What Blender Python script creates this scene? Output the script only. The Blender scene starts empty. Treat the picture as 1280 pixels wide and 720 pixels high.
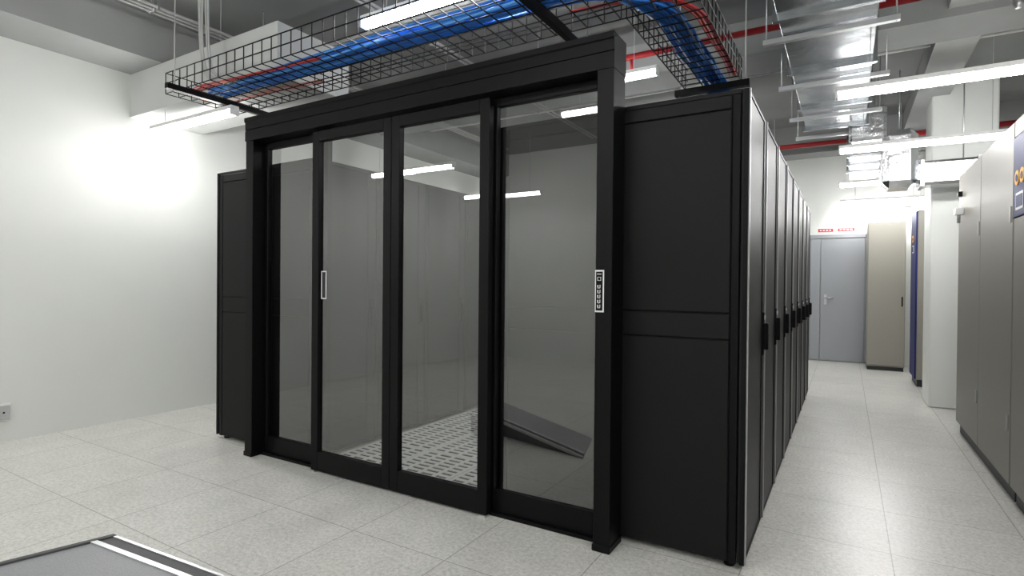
import bpy, math, random
from mathutils import Vector, Matrix
random.seed(7)
S=bpy.context.scene

# ---------------- materials ----------------
def nt(name):
    m=bpy.data.materials.new(name); m.use_nodes=True
    n=m.node_tree; b=n.nodes['Principled BSDF']
    return m,n,b
def mat(name,col,rough=.5,metal=0,noise=0,nscale=20,bump=0,spec=.5):
    m,n,b=nt(name)
    b.inputs['Base Color'].default_value=(*col,1)
    b.inputs['Roughness'].default_value=rough
    b.inputs['Metallic'].default_value=metal
    b.inputs['Specular IOR Level'].default_value=spec
    tc=n.nodes.new('ShaderNodeTexCoord'); nz=n.nodes.new('ShaderNodeTexNoise')
    nz.inputs['Scale'].default_value=nscale; nz.inputs['Detail'].default_value=5
    n.links.new(tc.outputs['Object'],nz.inputs['Vector'])
    if noise:
        r=n.nodes.new('ShaderNodeMapRange')
        r.inputs[3].default_value=1-noise; r.inputs[4].default_value=1+noise
        n.links.new(nz.outputs['Fac'],r.inputs[0])
        v=n.nodes.new('ShaderNodeVectorMath'); v.operation='SCALE'
        v.inputs[0].default_value=col
        n.links.new(r.outputs[0],v.inputs['Scale']); n.links.new(v.outputs[0],b.inputs['Base Color'])
    if bump:
        bp=n.nodes.new('ShaderNodeBump'); bp.inputs['Strength'].default_value=bump; bp.inputs['Distance'].default_value=.01
        n.links.new(nz.outputs['Fac'],bp.inputs['Height']); n.links.new(bp.outputs[0],b.inputs['Normal'])
    return m
def emis(name,col,st):
    m,n,b=nt(name)
    b.inputs['Base Color'].default_value=(*col,1)
    b.inputs['Emission Color'].default_value=(*col,1)
    b.inputs['Emission Strength'].default_value=st
    return m
def glassmat(name,tint,f0=.08):
    m=bpy.data.materials.new(name); m.use_nodes=True; n=m.node_tree; n.nodes.clear()
    o=n.nodes.new('ShaderNodeOutputMaterial'); mx=n.nodes.new('ShaderNodeMixShader')
    t=n.nodes.new('ShaderNodeBsdfTransparent'); t.inputs[0].default_value=(*tint,1)
    g=n.nodes.new('ShaderNodeBsdfGlossy'); g.inputs['Roughness'].default_value=.01; g.inputs[0].default_value=(1,1,1,1)
    lw=n.nodes.new('ShaderNodeLayerWeight'); lw.inputs[0].default_value=.5
    p=n.nodes.new('ShaderNodeMath'); p.operation='POWER'; p.inputs[1].default_value=4
    a=n.nodes.new('ShaderNodeMath'); a.operation='MULTIPLY_ADD'; a.inputs[1].default_value=1-f0; a.inputs[2].default_value=f0
    n.links.new(lw.outputs['Facing'],p.inputs[0]); n.links.new(p.outputs[0],a.inputs[0])
    n.links.new(a.outputs[0],mx.inputs[0]); n.links.new(t.outputs[0],mx.inputs[1]); n.links.new(g.outputs[0],mx.inputs[2])
    n.links.new(mx.outputs[0],o.inputs[0]); return m

M={}
M['wall']=mat('white_wall_paint',(.76,.775,.75),.5,noise=.02,nscale=3,bump=.03,spec=.3)
M['ceil']=mat('grey_concrete_ceiling',(.38,.39,.385),.8,noise=.08,nscale=4,bump=.15)
M['ceild']=mat('dark_grey_concrete_ceiling',(.25,.257,.255),.85,noise=.12,nscale=3,bump=.2)
M['beam']=mat('beam_paint',(.55,.56,.55),.7,noise=.03,nscale=5,bump=.05)
M['black']=mat('black_powder_coat',(.0025,.0025,.003),.45,noise=.1,nscale=60,spec=.15)
M['panel']=mat('rack_panel_charcoal',(.0075,.0075,.008),.5,noise=.08,nscale=80,bump=.03,spec=.16)
M['door']=mat('rack_door_charcoal',(.013,.013,.014),.5,noise=.05,nscale=80,spec=.2)
M['edge']=mat('satin_edge_trim',(.38,.38,.39),.35,metal=.8)
M['steel']=mat('galvanised_steel',(.46,.48,.50),.24,metal=1,noise=.25,nscale=7,bump=.35)
M['foil']=mat('insulation_foil',(.8,.81,.83),.22,metal=1,noise=.15,nscale=14,bump=.8)
M['alu']=mat('brushed_aluminium',(.6,.61,.62),.35,metal=.9)
M['red']=mat('red_pipe_paint',(.33,.012,.015),.45)
M['white']=mat('white_enamel',(.8,.8,.8),.4)
M['beige']=mat('beige_grey_cabinet',(.27,.258,.225),.45,noise=.03,nscale=30,spec=.35)
M['navy']=mat('navy_panel',(.009,.016,.11),.5,spec=.25)
M['plinth']=mat('plinth_dark',(.012,.012,.014),.5)
M['rampside']=mat('ramp_side_grey',(.075,.075,.078),.5)
M['yellow']=mat('yellow_label',(.85,.42,.02),.5)
M['doorgrey']=mat('grey_metal_door',(.30,.315,.335),.45)
M['blue']=mat('blue_cable',(.02,.17,.62),.45)
M['blue2']=mat('light_blue_cable',(.10,.36,.78),.45)
M['redc']=mat('red_cable',(.45,.03,.03),.5)
M['orange']=mat('orange_cable',(.7,.25,.2),.5)
M['greyc']=mat('grey_cable',(.5,.5,.5),.5)
M['rampgrey']=mat('grey_vinyl_top',(.30,.305,.315),.4,noise=.2,nscale=160,bump=.15)
M['tube']=emis('led_diffuser',(1,.995,.98),60)
M['hotspot']=emis('hotspot_glow',(1,1,.98),13)  # emission for the added wall hot spot, not a real fitting
M['signred']=mat('sign_red',(.65,.02,.03),.5)
M['grate']=mat('perforated_tile_steel',(.88,.89,.87),.4,noise=.04)
M['dark']=mat('underfloor_dark',(.012,.012,.012),.9)
M['glass']=glassmat('tinted_glass',(.70,.71,.70),.16)

def floormat():
    m,n,b=nt('speckled_raised_floor_tile')
    tc=n.nodes.new('ShaderNodeTexCoord')
    def N(t): return n.nodes.new(t)
    n1=N('ShaderNodeTexNoise'); n1.inputs['Scale'].default_value=48; n1.inputs['Detail'].default_value=9; n1.inputs['Roughness'].default_value=.85
    n.links.new(tc.outputs['Object'],n1.inputs['Vector'])
    r1=N('ShaderNodeValToRGB'); r1.color_ramp.elements[0].position=.34; r1.color_ramp.elements[0].color=(.43,.425,.395,1)
    r1.color_ramp.elements[1].position=.57; r1.color_ramp.elements[1].color=(.80,.79,.75,1)
    n.links.new(n1.outputs['Fac'],r1.inputs[0])
    n2=N('ShaderNodeTexNoise'); n2.inputs['Scale'].default_value=5; n2.inputs['Detail'].default_value=4
    n.links.new(tc.outputs['Object'],n2.inputs['Vector'])
    r2=N('ShaderNodeValToRGB'); r2.color_ramp.elements[0].position=.3; r2.color_ramp.elements[0].color=(.9,.9,.9,1)
    r2.color_ramp.elements[1].position=.7; r2.color_ramp.elements[1].color=(1,1,1,1)
    n.links.new(n2.outputs['Fac'],r2.inputs[0])
    br=N('ShaderNodeTexBrick'); br.offset=0; br.squash=1
    br.inputs['Scale'].default_value=1; br.inputs['Brick Width'].default_value=.6; br.inputs['Row Height'].default_value=.6
    br.inputs['Mortar Size'].default_value=.0026; br.inputs['Mortar Smooth'].default_value=.1
    br.inputs['Color1'].default_value=(1,1,1,1); br.inputs['Color2'].default_value=(.94,.94,.94,1); br.inputs['Mortar'].default_value=(.5,.5,.48,1)
    mp=N('ShaderNodeMapping'); mp.inputs['Location'].default_value=(-.2,-.27,0)
    n.links.new(tc.outputs['Object'],mp.inputs[0]); n.links.new(mp.outputs[0],br.inputs['Vector'])
    def mul(a,c):
        mx=N('ShaderNodeMix'); mx.data_type='RGBA'; mx.blend_type='MULTIPLY'; mx.inputs[0].default_value=1
        n.links.new(a,mx.inputs[6]); n.links.new(c,mx.inputs[7]); return mx.outputs[2]
    n.links.new(mul(mul(r1.outputs[0],br.outputs['Color']),r2.outputs[0]),b.inputs['Base Color'])
    b.inputs['Roughness'].default_value=.3
    return m
M['floor']=floormat()

# ---------------- builder ----------------
class B:
    def __init__(s): s.v=[];s.f=[];s.mi=[];s.ms=[];s.sm=[]
    def m(s,k):
        if k not in s.ms: s.ms.append(k)
        return s.ms.index(k)
    def box(s,x0,x1,y0,y1,z0,z1,k,c=0):
        i=len(s.v); mi=s.m(k)
        if c<=0:
            s.v+=[(x,y,z) for z in(z0,z1) for y in(y0,y1) for x in(x0,x1)]
            for q in((0,2,3,1),(4,5,7,6),(0,1,5,4),(2,6,7,3),(0,4,6,2),(1,3,7,5)):
                s.f.append(tuple(i+a for a in q)); s.mi.append(mi); s.sm.append(False)
        else:
            idx={}
            X=(x0,x1);Y=(y0,y1);Z=(z0,z1)
            for a in(0,1):
                for b in(0,1):
                    for d in(0,1):
                        sx=(1,-1)[a];sy=(1,-1)[b];sz=(1,-1)[d]
                        for ax in range(3):
                            p=[X[a]+sx*c,Y[b]+sy*c,Z[d]+sz*c]
                            p[ax]=(X[a],Y[b],Z[d])[ax]
                            idx[(a,b,d,ax)]=len(s.v); s.v.append(tuple(p))
            def add(l,nrm):
                P=[Vector(s.v[j]) for j in l]
                no=(P[1]-P[0]).cross(P[2]-P[0])
                if no.dot(Vector(nrm))<0: l=l[::-1]
                s.f.append(tuple(l)); s.mi.append(mi); s.sm.append(False)
            sg=lambda a:(-1,1)[a]
            for a in(0,1):
                add([idx[(a,0,0,0)],idx[(a,1,0,0)],idx[(a,1,1,0)],idx[(a,0,1,0)]],(sg(a),0,0))
                add([idx[(0,a,0,1)],idx[(1,a,0,1)],idx[(1,a,1,1)],idx[(0,a,1,1)]],(0,sg(a),0))
                add([idx[(0,0,a,2)],idx[(1,0,a,2)],idx[(1,1,a,2)],idx[(0,1,a,2)]],(0,0,sg(a)))
                for b in(0,1):
                    add([idx[(a,b,0,0)],idx[(a,b,1,0)],idx[(a,b,1,1)],idx[(a,b,0,1)]],(sg(a),sg(b),0))
                    add([idx[(a,0,b,0)],idx[(a,1,b,0)],idx[(a,1,b,2)],idx[(a,0,b,2)]],(sg(a),0,sg(b)))
                    add([idx[(0,a,b,1)],idx[(1,a,b,1)],idx[(1,a,b,2)],idx[(0,a,b,2)]],(0,sg(a),sg(b)))
                    for d in(0,1):
                        add([idx[(a,b,d,0)],idx[(a,b,d,1)],idx[(a,b,d,2)]],(sg(a),sg(b),sg(d)))
    def cyl(s,p0,p1,r,k,n=10,cap=True,r1=None):
        p0=Vector(p0);p1=Vector(p1); d=(p1-p0).normalized()
        u=d.orthogonal().normalized(); w=d.cross(u); i=len(s.v); mi=s.m(k)
        if r1 is None: r1=r
        for p,rr in((p0,r),(p1,r1)):
            for j in range(n):
                a=2*math.pi*j/n; s.v.append(tuple(p+rr*(u*math.cos(a)+w*math.sin(a))))
        for j in range(n):
            j2=(j+1)%n; s.f.append((i+j,i+j2,i+n+j2,i+n+j)); s.mi.append(mi); s.sm.append(n>6)
        if cap:
            s.f.append(tuple(i+j for j in range(n))[::-1]); s.mi.append(mi); s.sm.append(False)
            s.f.append(tuple(i+n+j for j in range(n))); s.mi.append(mi); s.sm.append(False)
    def sph(s,c,r,k,n=16,sc=(1,1,1)):
        i=len(s.v); mi=s.m(k); m=n//2
        for a in range(m+1):
            th=math.pi*a/m
            for b in range(n):
                ph=2*math.pi*b/n
                s.v.append((c[0]+r*sc[0]*math.sin(th)*math.cos(ph),c[1]+r*sc[1]*math.sin(th)*math.sin(ph),c[2]+r*sc[2]*math.cos(th)))
        for a in range(m):
            for b in range(n):
                b2=(b+1)%n
                s.f.append((i+a*n+b,i+(a+1)*n+b,i+(a+1)*n+b2,i+a*n+b2)); s.mi.append(mi); s.sm.append(True)
    def poly(s,pts,k):
        i=len(s.v); s.v+=[tuple(p) for p in pts]; s.f.append(tuple(range(i,i+len(pts)))); s.mi.append(s.m(k)); s.sm.append(False)
    def hexa(s,P,k):
        i=len(s.v); mi=s.m(k); s.v+=[tuple(p) for p in P]
        for q in((3,2,1,0),(4,5,6,7),(0,1,5,4),(1,2,6,5),(2,3,7,6),(3,0,4,7)):
            s.f.append(tuple(i+a for a in q)); s.mi.append(mi); s.sm.append(False)
    def extr(s,prof,axis,a,b,k):
        def P(t,q):
            return {'x':(t,q[0],q[1]),'y':(q[0],t,q[1]),'z':(q[0],q[1],t)}[axis]
        n=len(prof); i=len(s.v); mi=s.m(k)
        s.v+=[P(a,q) for q in prof]+[P(b,q) for q in prof]
        for j in range(n):
            j2=(j+1)%n; s.f.append((i+j,i+j2,i+n+j2,i+n+j)); s.mi.append(mi); s.sm.append(False)
        s.f.append(tuple(range(i,i+n))[::-1]); s.mi.append(mi); s.sm.append(False)
        s.f.append(tuple(range(i+n,i+2*n))); s.mi.append(mi); s.sm.append(False)
    def obj(s,name,parent=None,loc=(0,0,0)):
        me=bpy.data.meshes.new(name); me.from_pydata(s.v,[],s.f)
        for k in s.ms: me.materials.append(M[k])
        me.polygons.foreach_set('material_index',s.mi); me.polygons.foreach_set('use_smooth',s.sm)
        me.update()
        o=bpy.data.objects.new(name,me); S.collection.objects.link(o); o.location=loc
        if parent: o.parent=parent
        return o
def empty(name,loc=(0,0,0)):
    e=bpy.data.objects.new(name,None); S.collection.objects.link(e); e.location=loc; return e
def inst(o,name,loc):
    c=bpy.data.objects.new(name,o.data); S.collection.objects.link(c); c.location=loc; return c
def curves(name,splines,r,k,parent=None,res=2):
    cu=bpy.data.curves.new(name,'CURVE'); cu.dimensions='3D'; cu.bevel_depth=r; cu.bevel_resolution=res
    cu.resolution_u=4
    for pts in splines:
        sp=cu.splines.new('NURBS'); sp.points.add(len(pts)-1); sp.use_endpoint_u=True; sp.order_u=3
        for p,q in zip(sp.points,pts): p.co=(*q,1)
    cu.materials.append(M[k]); o=bpy.data.objects.new(name,cu); S.collection.objects.link(o)
    if parent: o.parent=parent
    return o

# ---------------- room shell ----------------
XL,XR,YN,YF,ZC=-5.75,2.1,-3.2,11.2,3.6
b=B(); b.box(XL-.1,XR+.1,YN-.1,YF+.1,-.1,0,'floor'); b.obj('floor')
b=B(); b.box(XL-.1,XR+.1,YN-.1,YF+.1,ZC,ZC+.1,'ceild'); b.obj('ceiling')
b=B(); b.box(XL-.1,XL,YN,YF,0,ZC,'wall'); b.obj('wall_left')
b=B(); b.box(XR,XR+.1,YN,YF,0,ZC,'wall'); b.obj('wall_right')
b=B(); b.box(XL-.1,XR+.1,YF,YF+.1,0,ZC,'wall'); b.obj('wall_back')
b=B(); b.box(XL-.1,XR+.1,YN-.1,YN,0,ZC,'wall'); b.obj('wall_front')
b=B(); b.box(XL,XL+.55,YN,YF,3.22,ZC,'ceil'); b.obj('trim_1')
b=B(); b.box(XL,-3.6,2.62,3.3,2.82,3.215,'beam'); b.obj('trim_2')
b=B(); b.box(XL+.55,XR,5.2,5.7,3.3,ZC,'ceild'); b.obj('trim_3')
b=B(); b.box(XL+.55,XR,9.0,9.4,3.2,ZC,'ceild'); b.obj('trim_4')
b=B(); b.box(.62,.92,2.2,YF,3.36,ZC,'ceil'); b.obj('trim_5')
b=B(); b.box(.77,1.33,7.5,8.05,0,ZC,'wall',.012); b.obj('column')

# back door
b=B()
YD=YF-.002
b.box(-.62,-.56,YD-.05,YD,0,2.2,'doorgrey'); b.box(.27,.33,YD-.05,YD,0,2.2,'doorgrey'); b.box(-.62,.33,YD-.05,YD,2.14,2.2,'doorgrey')
b.box(-.555,-.40,YD-.04,YD,.01,2.135,'doorgrey',.004)
b.box(-.392,.265,YD-.04,YD,.01,2.135,'doorgrey',.004)
b.box(-.34,-.29,YD-.055,YD-.04,.98,1.16,'alu',.004)
b.cyl((-.315,YD-.055,1.1),(-.315,YD-.1,1.1),.012,'alu'); b.cyl((-.32,YD-.1,1.1),(-.19,YD-.1,1.1),.011,'alu')
b.obj('door_1')
def sign(name,x0,x1,z0,z1,y):
    b=B(); b.box(x0,x1,y-.008,y,z0,z1,'white',.002); b.box(x0+.01,x1-.01,y-.011,y-.007,z0+.012,z1-.012,'signred')
    n=4
    for i in range(n):
        w=(x1-x0-.06)/n; b.box(x0+.035+i*w,x0+.035+i*w+w*.6,y-.0125,y-.010,z0+.03,z1-.03,'white')
    b.obj(name)
sign('fire_safety_sign',-.45,-.2,2.24,2.32,YF); sign('fire_safety_sign.001',-.15,.12,2.24,2.32,YF)

b=B(); b.box(XL,XL+.012,1.62,1.76,.17,.31,'white',.004); b.box(XL+.012,XL+.03,1.635,1.745,.185,.295,'greyc',.003)
for dy in(-.018,.018): b.cyl((XL+.03,1.69+dy,.24),(XL+.0315,1.69+dy,.24),.008,'dark')
b.obj('wall_socket')
b=B(); b.cyl((XL,2.80,2.48),(XL+.02,2.80,2.48),.08,'white',28); b.sph((XL+.085,2.80,2.48),.155,'hotspot',32,(.5,1,1)); b.obj('wall_hotspot_glow')  # added glowing dome imitating the hot spot beside the tube end

# ---------------- lights ----------------
def batten(x,y,z,L=1.3):
    b=B()
    pr=[(-.034,.012),(-.03,-.018),(-.015,-.03),(.015,-.03),(.03,-.018),(.034,.012)]
    b.extr(pr,'x',.015,L-.015,'tube')
    b.box(0,L,-.036,.036,.012,.045,'white',.003)
    b.box(0,.015,-.036,.036,-.03,.012,'white'); b.box(L-.015,L,-.036,.036,-.03,.012,'white')
    for xx in(.2,L-.2): b.cyl((xx,0,.045),(xx,0,ZC-z),.003,'greyc',5)
    b.obj('tube_light' ,loc=(x,y,z))
for (x,y,z,L) in [(-5.45,2.68,2.66,1.24),(-5.2,.0,2.66,1.3),(-5.2,-2,2.66,1.3),
    (-2.72,2.62,2.98,1.3),(-2.62,4.45,3.02,1.3),(-2.62,6.6,3.02,1.3),(-2.62,8.8,3.02,1.3),(-2.5,.2,3.02,1.3),(-2.5,-1.9,3.02,1.3),
    (-.08,4.45,2.62,1.45),(-.08,6.3,2.62,1.35),(-.1,8.15,2.58,1.2),(-.1,9.9,2.58,1.2),(-.1,10.95,2.55,1.2),(.3,.3,2.9,1.3),(.3,-1.9,2.9,1.3),(.2,1.9,2.9,1.3),
    (-5.3,5.2,2.66,.8),(-5.3,8,2.66,1.3)]:
    batten(x,y,z,L)

# ---------------- racks ----------------
RH=2.2; W=.6125; Y0=2.70
def rack(sgn,Dp):
    b=B()
    def bx(xa,xb,*r): 
        xa*=sgn; xb*=sgn
        b.box(min(xa,xb),max(xa,xb),*r)
    bx(.05,Dp-.05,.012,W-.012,.03,RH-.03,'panel')
    bx(.03,Dp-.03,.002,W-.002,RH-.03,RH-.004,'panel',.005)
    for ya,yb in((.0,.014),(W-.014,W-.0)):
        for za,zb in((.03,1.045),(1.051,1.168),(1.174,2.105),(2.111,2.172)):
            bx(.06,Dp-.075,ya,yb,za,zb,'panel',.003)
        bx(.03,.057,ya,yb,.025,2.172,'black',.003); bx(Dp-.07,Dp-.035,ya,yb,.025,2.172,'black',.003)
    for (xa,xb,name) in((Dp-.032,Dp,'o'),(0,.035,'i')):
        out=name=='o'
        bx(xa,xb,.004,W-.004,.03,2.195,'door',.005)
        e=xb if out else xa
        s2=1 if out else -1
        def on(t0,t1,*r): bx(min(e+t0*s2,e+t1*s2),max(e+t0*s2,e+t1*s2),*r)
        on(0,.005,.03,.034,.06,2.165,'black'); on(0,.005,W-.105,W-.101,.06,2.165,'black')
        on(0,.005,.03,W-.101,.056,.06,'black'); on(0,.005,.03,W-.101,2.165,2.169,'black')
        if out:
            on(0,.007,.004,.018,.032,2.192,'edge')
        on(-.02,.001,-.0035,.0038,.03,2.19,'black')
        on(0,.010,W-.085,W-.042,.93,1.16,'black',.003)
        on(.008,.032,W-.078,W-.052,.96,1.10,'black',.004)
        if out: b.cyl(((e+.010*s2)*sgn,W-.064,1.13),((e+.016*s2)*sgn,W-.064,1.13),.012,'alu',10)
    bx(.3,.9,.15,W-.15,RH-.004,RH,'black')
    for xx in(.1,Dp-.07):
        for yy in(.05,W-.05):
            b.cyl((xx*sgn,yy,.0),(xx*sgn,yy,.010),.025,'black',12); b.cyl((xx*sgn,yy,.010),(xx*sgn,yy,.04),.009,'alu',8)
    return b
XRR=-1.705; XLR=-3.275
r=rack(1,1.32).obj('server_rack',loc=(XRR,Y0,0))
for i in range(1,8): inst(r,'server_rack',(XRR,Y0+i*W,0))
l=rack(-1,1.2).obj('server_rack',loc=(XLR,Y0,0))
for i in range(1,8): inst(l,'server_rack',(XLR,Y0+i*W,0))
# perforated floor tiles
b=B()
ty=2.76; x0=XLR+.01; wT=(XRR-XLR-.02)/3
b.box(x0,XRR-.01,ty,Y0+8*W,0.0,.002,'dark')
for i in range(3):
    for j in range(8):
        xa=x0+i*wT; xb=xa+wT; ya=ty+j*.6; yb=min(ya+.6,Y0+8*W)
        b.box(xa+.003,xa+.03,ya+.003,yb-.003,.002,.007,'grate'); b.box(xb-.03,xb-.003,ya+.003,yb-.003,.002,.007,'grate')
        b.box(xa+.03,xb-.03,ya+.003,ya+.03,.002,.007,'grate'); b.box(xa+.03,xb-.03,yb-.03,yb-.003,.002,.007,'grate')
        for k in range(1,4):
            xx=xa+k*wT/4; b.box(xx-.014,xx+.014,ya+.03,yb-.03,.002,.007,'grate')
        n=9
        for k in range(1,n):
            yy=ya+.02+(yb-ya-.04)*k/n; b.box(xa+.03,xb-.03,yy-.016,yy+.016,.002,.0068,'grate')
b.obj('perforated_floor_tiles')

b=B(); y=Y0+8*W
b.box(XLR+.02,XRR-.02,y+.01,y+.06,.0,.15,'black'); b.box(XLR+.02,XRR-.02,y+.01,y+.06,2.1,2.3,'black')
for x in(XLR+.02,(XLR+XRR)/2-.04,XRR-.1): b.box(x,x+.08,y+.01,y+.06,.15,2.1,'black')
b.poly([(XLR+.1,y+.03,.15),(XRR-.1,y+.03,.15),(XRR-.1,y+.03,2.1),(XLR+.1,y+.03,2.1)],'glass')
b.obj('aisle_end_door')

# ---------------- containment front door assembly ----------------
e=empty('aisle_containment_door_frame',(-2.415,2.6,0))
def child(bb,name): 
    o=bb.obj(name); o.parent=e; o.matrix_parent_inverse=Matrix.Translation((2.415,-2.6,0)); return o
FL,FR=-3.845,-.965
b=B()
for xa,xb in((FL,FL+.085),(FR-.085,FR)):
    b.box(xa,xb,2.535,2.695,.03,2.36,'black',.003)
    b.box(xa-.004,xb+.004,2.528,2.695,0,.035,'black',.003)
child(b,'posts')
b=B()
prof=[(2.530,2.34),(2.530,2.415),(2.536,2.417),(2.536,2.421),(2.530,2.423),(2.530,2.475),(2.522,2.482),(2.522,2.51),(2.695,2.51),(2.695,2.34)]
b.extr(prof,'x',FL-.003,FR+.003,'black')
child(b,'header')
b=B()
def leaf(xa,xb,y0,y1,z0,z1,st,sb,tp,g=True):
    b.box(xa,xa+st,y0,y1,z0,z1,'black',.003); b.box(xb-st,xb,y0,y1,z0,z1,'black',.003)
    b.box(xa+st,xb-st,y0,y1,z0,z0+sb,'black',.003); b.box(xa+st,xb-st,y0,y1,z1-tp,z1,'black',.003)
gb=B()
def pane(xa,xb,y,z0,z1): gb.poly([(xa,y,z0),(xb,y,z0),(xb,y,z1),(xa,y,z1)],'glass')
leaf(-3.77,-3.07,2.635,2.675,.0,2.34,.045,.14,.05); pane(-3.725,-3.115,2.655,.14,2.29)
leaf(-1.74,-1.04,2.635,2.675,.0,2.34,.05,.14,.05); pane(-1.69,-1.09,2.655,.14,2.29)
child(b,'fixed_panels')
b=B(); leaf(-3.145,-2.422,2.565,2.61,.012,2.325,.065,.13,.07); pane(-3.08,-2.487,2.588,.14,2.255)
child(b,'sliding_leaf_1')
b=B(); leaf(-2.418,-1.695,2.565,2.61,.012,2.325,.065,.13,.07); pane(-2.353,-1.76,2.588,.14,2.255)
child(b,'sliding_leaf_2')
child(gb,'glass_panes')
b=B(); b.box(-3.77,-1.05,2.612,2.632,0,.02,'black')
for x in(-3.12,-1.72): b.box(x-.02,x+.02,2.56,2.6,0,.012,'alu')
b.box(FL+.01,FL+.06,2.69,2.705,0,2.2,'black'); b.box(FR-.06,FR-.01,2.69,2.705,0,2.2,'black')
child(b,'floor_guide')
def sticker(x,y,z0,z1,w,name):
    b=B(); b.box(x,x+w,y-.004,y,z0,z1,'white',.001); b.box(x+.006,x+w-.006,y-.006,y-.003,z0+.008,z1-.008,'black')
    b.box(x+.012,x+w-.012,y-.0075,y-.0055,z1-.022,z1-.018,'white')
    for q in((x+.014,x+.016,z1-.052,z1-.034),(x+w-.016,x+w-.014,z1-.052,z1-.034),(x+.014,x+w-.014,z1-.036,z1-.034),(x+.014,x+w-.014,z1-.052,z1-.050)):
        b.box(q[0],q[1],y-.0075,y-.0055,q[2],q[3],'white')
    k=5
    for i in range(k):
        zz=z0+.02+(z1-z0-.085)*i/k
        b.box(x+w/2-.009,x+w/2-.004,y-.0075,y-.0055,zz+.004,zz+.016,'white'); b.box(x+w/2+.003,x+w/2+.006,y-.0075,y-.0055,zz+.002,zz+.017,'white')
        b.box(x+w/2-.009,x+w/2+.004,y-.0075,y-.0055,zz,zz+.0025,'white')
    child(b,name)
sticker(-1.05,2.535,1.165,1.37,.046,'touch_sticker_1')
b=B(); x=-3.07;y=2.586;z0,z1,w=1.185,1.375,.05
for q in((x,x+.006,z0,z1),(x+w-.006,x+w,z0,z1),(x,x+w,z0,z0+.006),(x,x+w,z1-.006,z1)): b.box(q[0],q[1],y-.003,y,q[2],q[3],'white')
b.box(x+.01,x+w-.01,y-.002,y,z0+.01,z1-.01,'plinth')
child(b,'touch_sticker_2')

# ---------------- cable trays ----------------
def wire_tray_x(b,x0,x1,y0,y1,z,h,s=.1,r=.0038):
    ny=max(3,int((y1-y0)/.1))
    for j in range(ny+1):
        y=y0+(y1-y0)*j/ny; b.cyl((x0,y,z),(x1,y,z),r,'black',6)
    for zz in (z+h*.5,z+h):
        for y in(y0,y1): b.cyl((x0,y,zz),(x1,y,zz),r*1.2,'black',6)
    n=int((x1-x0)/s)
    for i in range(n+1):
        x=x0+i*s
        b.cyl((x,y0,z),(x,y1,z),r,'black',6); b.cyl((x,y0,z),(x,y0,z+h),r,'black',6); b.cyl((x,y1,z),(x,y1,z+h),r,'black',6)
def wire_tray_y(b,x0,x1,y0,y1,z,h,s=.1,r=.0038):
    nx=max(3,int((x1-x0)/.1))
    for j in range(nx+1):
        x=x0+(x1-x0)*j/nx; b.cyl((x,y0,z),(x,y1,z),r,'black',6)
    for zz in (z+h*.5,z+h):
        for x in(x0,x1): b.cyl((x,y0,zz),(x,y1,zz),r*1.2,'black',6)
    n=int((y1-y0)/s)
    for i in range(n+1):
        y=y0+i*s
        b.cyl((x0,y,z),(x1,y,z),r,'black',6); b.cyl((x0,y,z),(x0,y,z+h),r,'black',6); b.cyl((x1,y,z),(x1,y,z+h),r,'black',6)
ct=empty('wire_mesh_cable_tray')
b=B()
TZ=2.76
wire_tray_x(b,-4.58,-.6,2.34,2.94,TZ,.16)
for y in (2.34,2.44,2.54,2.64,2.74,2.84,2.94): b.cyl((-4.58,y,TZ),(-4.58,y,TZ+.16),.0035,'black',6)
b.cyl((-4.58,2.34,TZ+.16),(-4.58,2.94,TZ+.16),.004,'black',6)
wire_tray_y(b,-1.05,-.66,2.94,4.3,TZ,.16)
o=b.obj('mesh_wires',ct)
b=B()
for x in(-4.3,-1.40):
    b.box(x-.02,x+.02,2.2,3.05,TZ-.045,TZ-.004,'black')
    for y in(2.26,2.99): b.cyl((x,y,TZ-.05),(x,y,ZC),.005,'greyc',8)
b.box(-1.12,-.60,4.2,4.25,TZ-.05,TZ-.005,'black')
for x in(-1.09,-.63): b.cyl((x,4.225,TZ-.05),(x,4.225,ZC),.005,'greyc',8)
b.obj('support_brackets',ct)
def wav(pts,amp):
    return [(p[0]+random.uniform(-amp,amp),p[1]+random.uniform(-amp,amp),p[2]+random.uniform(0,amp)) for p in pts]
for nm,cnt,kk in(('blue_cables',22,'blue'),('light_blue_cables',10,'blue2')):
    sp=[]
    for i in range(cnt):
        a=random.uniform(0,6.28); rr=.06*math.sqrt(random.random()); dy=rr*math.cos(a)*1.5; dz=abs(rr*math.sin(a))+.012
        pts=[(-4.3+.34*k,2.58+dy,TZ+dz) for k in range(10)]
        pts+=[(-1.1,2.64+dy,TZ+dz),(-.95+dy,2.85,TZ+dz)]
        pts+=[(-.87+dy,3.1+.25*k,TZ+dz) for k in range(4)]
        pts+=[(-.86+dy,4.05,TZ+dz),(-.84+dy,4.3,TZ-.02+dz),(-.83+dy,4.4,2.55),(-.83+dy*.7,4.42,2.2)]
        sp.append(wav(pts,.02))
    curves(nm,sp,.0072,kk,ct)
sp=[]
for i in range(3):
    pts=[(-4.52,2.9-.1*i,TZ+.015),(-4.5,2.5,TZ+.02),(-4.3,2.42+.02*i,TZ+.02),(-3.9,2.44,TZ+.01),(-3.5,2.47,TZ+.01),(-3.0,2.5,TZ+.01)]
    sp.append(wav(pts,.015))
for i in range(7):
    pts=[(-1.3,2.78,TZ+.02),(-.85,2.82,TZ+.03),(-.73+.007*i,3.1,TZ+.03)]+[(-.72+.007*i,3.3+.3*k,TZ+.02+.01*(i%3)) for k in range(4)]
    sp.append(wav(pts,.012))
curves('red_cables',sp,.0065,'redc',ct)
sp=[]
for i in range(2):
    pts=[(-4.5+.3*k,2.76+.05*i,TZ+.015) for k in range(5)]; sp.append(wav(pts,.03))
curves('orange_cables',sp,.006,'orange',ct)
sp=[]
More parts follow.
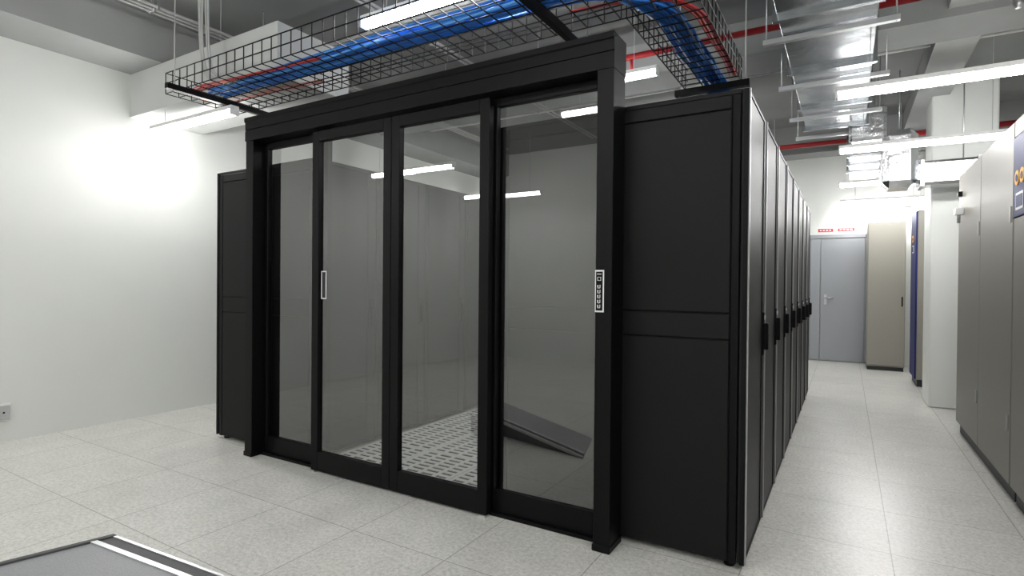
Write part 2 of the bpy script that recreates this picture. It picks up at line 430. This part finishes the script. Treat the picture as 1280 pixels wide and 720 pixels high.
for i in range(5):
    x=-4.28+.03*i; sp.append([(x,2.42,ZC),(x+random.uniform(-.02,.02),2.42,3.3),(x+random.uniform(-.03,.03),2.44,3.0),(x+.02,2.47,TZ+.08),(x+.25,2.5,TZ+.03)])
curves('cable_drop',sp,.007,'greyc',ct)

# ---------------- ducts, pipes ----------------
b=B()
dx0,dx1=-.40,.15; z0=3.02
b.box(dx0,dx1,2.2,6.9,z0,z0+.42,'steel',.004)
for y in(2.9,3.95,5.0,6.05,6.88):
    b.box(dx0-.03,dx1+.03,y-.02,y+.02,z0-.03,z0+.45,'steel',.003)
    b.box(dx0-.12,dx1+.12,y+.28,y+.32,z0-.045,z0-.012,'alu')
    for x in(dx0-.1,dx1+.1): b.cyl((x,y+.3,z0-.05),(x,y+.3,ZC),.005,'alu',8)
b.obj('ventilation_duct')
b=B()
b.box(.0,.34,7.46,9.2,2.80,3.05,'foil',.02)
b.box(.0,.34,6.93,7.08,2.84,3.2,'foil',.03)
b.box(.30,.62,7.02,7.42,2.34,2.95,'foil',.07)
b.box(.62,1.5,7.08,7.38,2.35,2.60,'foil',.03)
b.box(.34,1.9,8.75,9.1,2.78,3.05,'foil',.03)
for y in(7.5,8.0,8.5): b.box(-.02,.36,y,y+.03,2.785,3.065,'steel')
for x in(.64,1.1): b.box(x,x+.03,7.07,7.39,2.34,2.61,'steel')
for x,y,z in((.17,7.6,3.05),(.17,8.9,3.05),(1.2,8.92,3.05),(.46,7.2,2.95),(1.0,7.2,2.6)): b.cyl((x,y,z),(x,y,ZC),.006,'alu',8)
b.obj('insulated_duct')
b=B()
def pipe(p0,p1,r,k,cl=1.2):
    b.cyl(p0,p1,r,k,14)
    L=(Vector(p1)-Vector(p0)).length; n=int(L/cl)
    for i in range(1,n):
        q=Vector(p0).lerp(Vector(p1),i/n)
        d=(Vector(p1)-Vector(p0)).normalized()*.012
        b.cyl(q-d,q+d,r+.008,'alu',14)
        if abs(d.z)<.001: b.cyl((q.x,q.y,q.z+r),(q.x,q.y,ZC),.004,'alu',6)
pipe((-5.2,4.62,3.25),(-.42,4.62,3.25),.026,'red')
pipe((.17,4.62,3.25),(2.0,4.62,3.25),.026,'red')
pipe((-5.2,8.47,3.2),(2.0,8.47,3.2),.032,'red')
b.cyl((-1.0,8.47,3.2),(-1.0,8.47,2.6),.02,'red',10)
for x in(.9,-1.6): 
    b.cyl((x,4.62,3.25),(x,4.62,3.1),.012,'red',10); b.cyl((x,4.62,3.1),(x,4.62,3.05),.028,'alu',12,r1=.014)
b.obj('sprinkler_pipes')
b=B()
for i,x in enumerate((-4.9,-4.84,-4.78,-3.3,-3.24)):
    pipe((x,-2.5,3.5),(x,10.5,3.5),.012,'greyc',1.6)
for i,y in enumerate((3.5,3.56,6.2)):
    pipe((-5.1,y,3.46),(1.9,y,3.46),.012,'white',1.6)
b.obj('electrical_conduits')
b=B(); b.cyl((.5,4.0,ZC),(.5,4.0,3.10),.008,'white',8); b.cyl((.5,4.0,3.10),(.5,4.0,3.02),.03,'alu',14,r1=.045); b.obj('sprinkler_head')

# ---------------- cooling units ----------------
def unit(x0,x1,y0,y1,H,splits,navy=None,nz=None):
    b=B()
    b.box(x0+.03,x1,y0+.01,y1-.01,0,.09,'plinth')
    b.box(x0+.02,x1,y0,y1,.09,H,'beige',.006)
    ys=[y0]+splits+[y1]
    for i in range(len(ys)-1):
        a,c=ys[i]+.003,ys[i+1]-.003
        if navy==i:
            if nz: 
                b.box(x0,x0+.02,a,c,.10,nz[0]-.003,'beige',.004); b.box(x0-.004,x0+.02,a,c,nz[0],nz[1],'navy',.004); b.box(x0,x0+.02,a,c,nz[1]+.003,H-.006,'beige',.004)
            else: b.box(x0,x0+.02,a,c,.10,H-.006,'navy',.004)
            ym=(a+c)/2+(.05 if nz else 0)
            for dy in(-.055,.055):
                b.cyl((x0-.004,ym+dy,1.95),(x0-.008,ym+dy,1.95),.045,'yellow',20); b.cyl((x0-.008,ym+dy,1.95),(x0-.010,ym+dy,1.95),.022,'navy',12)
            b.box(x0-.006,x0,ym-.08,ym+.08,1.76,1.86,'white'); b.box(x0-.008,x0-.005,ym-.065,ym+.065,1.775,1.845,'navy')
        else:
            b.box(x0,x0+.02,a,c,.10,H-.006,'beige',.004)
            b.box(x0-.008,x0,a+.03,a+.05,.42,.52,'alu',.002)
            b.box(x0-.008,x0,a+.03,a+.05,1.7,1.8,'alu',.002)
    return b
b=unit(.86,1.75,4.46,6.38,2.31,[5.42])
b.box(.80,.86,6.12,6.2,1.93,1.99,'white',.004); b.cyl((.83,6.16,1.99),(.83,6.16,1.86),.012,'alu'); b.box(.83,.86,6.2,6.26,2.1,2.14,'black')
b.obj('air_conditioning_cabinet')
unit(.86,1.75,2.0,4.44,2.31,[3.2,4.05],navy=2,nz=(1.72,2.2)).obj('cooling_unit')
unit(.77,1.6,8.95,9.6,2.31,[],navy=0).obj('cooling_unit')
b=B(); b.box(.29,.76,10.4,11.1,.0,.06,'plinth'); b.box(.28,.77,10.38,11.12,.06,2.31,'beige',.006); b.box(.285,.765,10.365,10.38,.08,2.30,'beige',.004)
b.box(.72,.74,10.355,10.365,1.0,1.15,'black'); b.obj('electrical_cabinet')

# ---------------- sloped ramp, foreground ----------------
b=B()
A=Vector((-2.787,1.216)); U=Vector((.972,.235)); V=Vector((-.27,-.963)); L=1.15; D=.55; H=.16
def rp(u,v,z): q=A+U*u+V*v; return (q.x,q.y,z)
def hz(u): return max(.012,H*(1-u/L))
def slab(u0,u1,v0,v1,t0,t1,k):
    P=[]
    for t in(t0,t1):
        for (u,v) in((u0,v0),(u0,v1),(u1,v1),(u1,v0)):
            P.append(rp(u,v,(hz(u)+t) if t>-1 else 0))
    b.hexa(P,k)
slab(0.005,L,0.005,D,-2,-.012,'rampside')
slab(.0,L,.095,D,-.012,-.004,'rampgrey')
slab(.0,L,.0,.014,-.02,.003,'alu')
slab(.0,L,.014,.07,-.014,-.002,'rampside')
slab(.0,L,.07,.095,-.014,.004,'alu')
slab(-.01,.010,.0,D,-.02,.005,'rampside')
b.obj('floor_ramp')

# ---------------- camera ----------------
cam=bpy.data.cameras.new('camera'); co=bpy.data.objects.new('camera',cam); S.collection.objects.link(co)
cam.sensor_width=36; cam.lens=36*696/1280; cam.clip_start=.02
R=Matrix.Rotation(math.radians(31),4,'Z')@Matrix.Rotation(math.radians(90-.45),4,'X')@Matrix.Rotation(math.radians(.5),4,'Z')
co.matrix_world=Matrix.Translation((0,0,1.30))@R
S.camera=co
w=bpy.data.worlds.new('world'); S.world=w; w.use_nodes=True; w.node_tree.nodes['Background'].inputs[0].default_value=(.5,.5,.5,1); w.node_tree.nodes['Background'].inputs[1].default_value=.2
S.view_settings.view_transform='Standard'
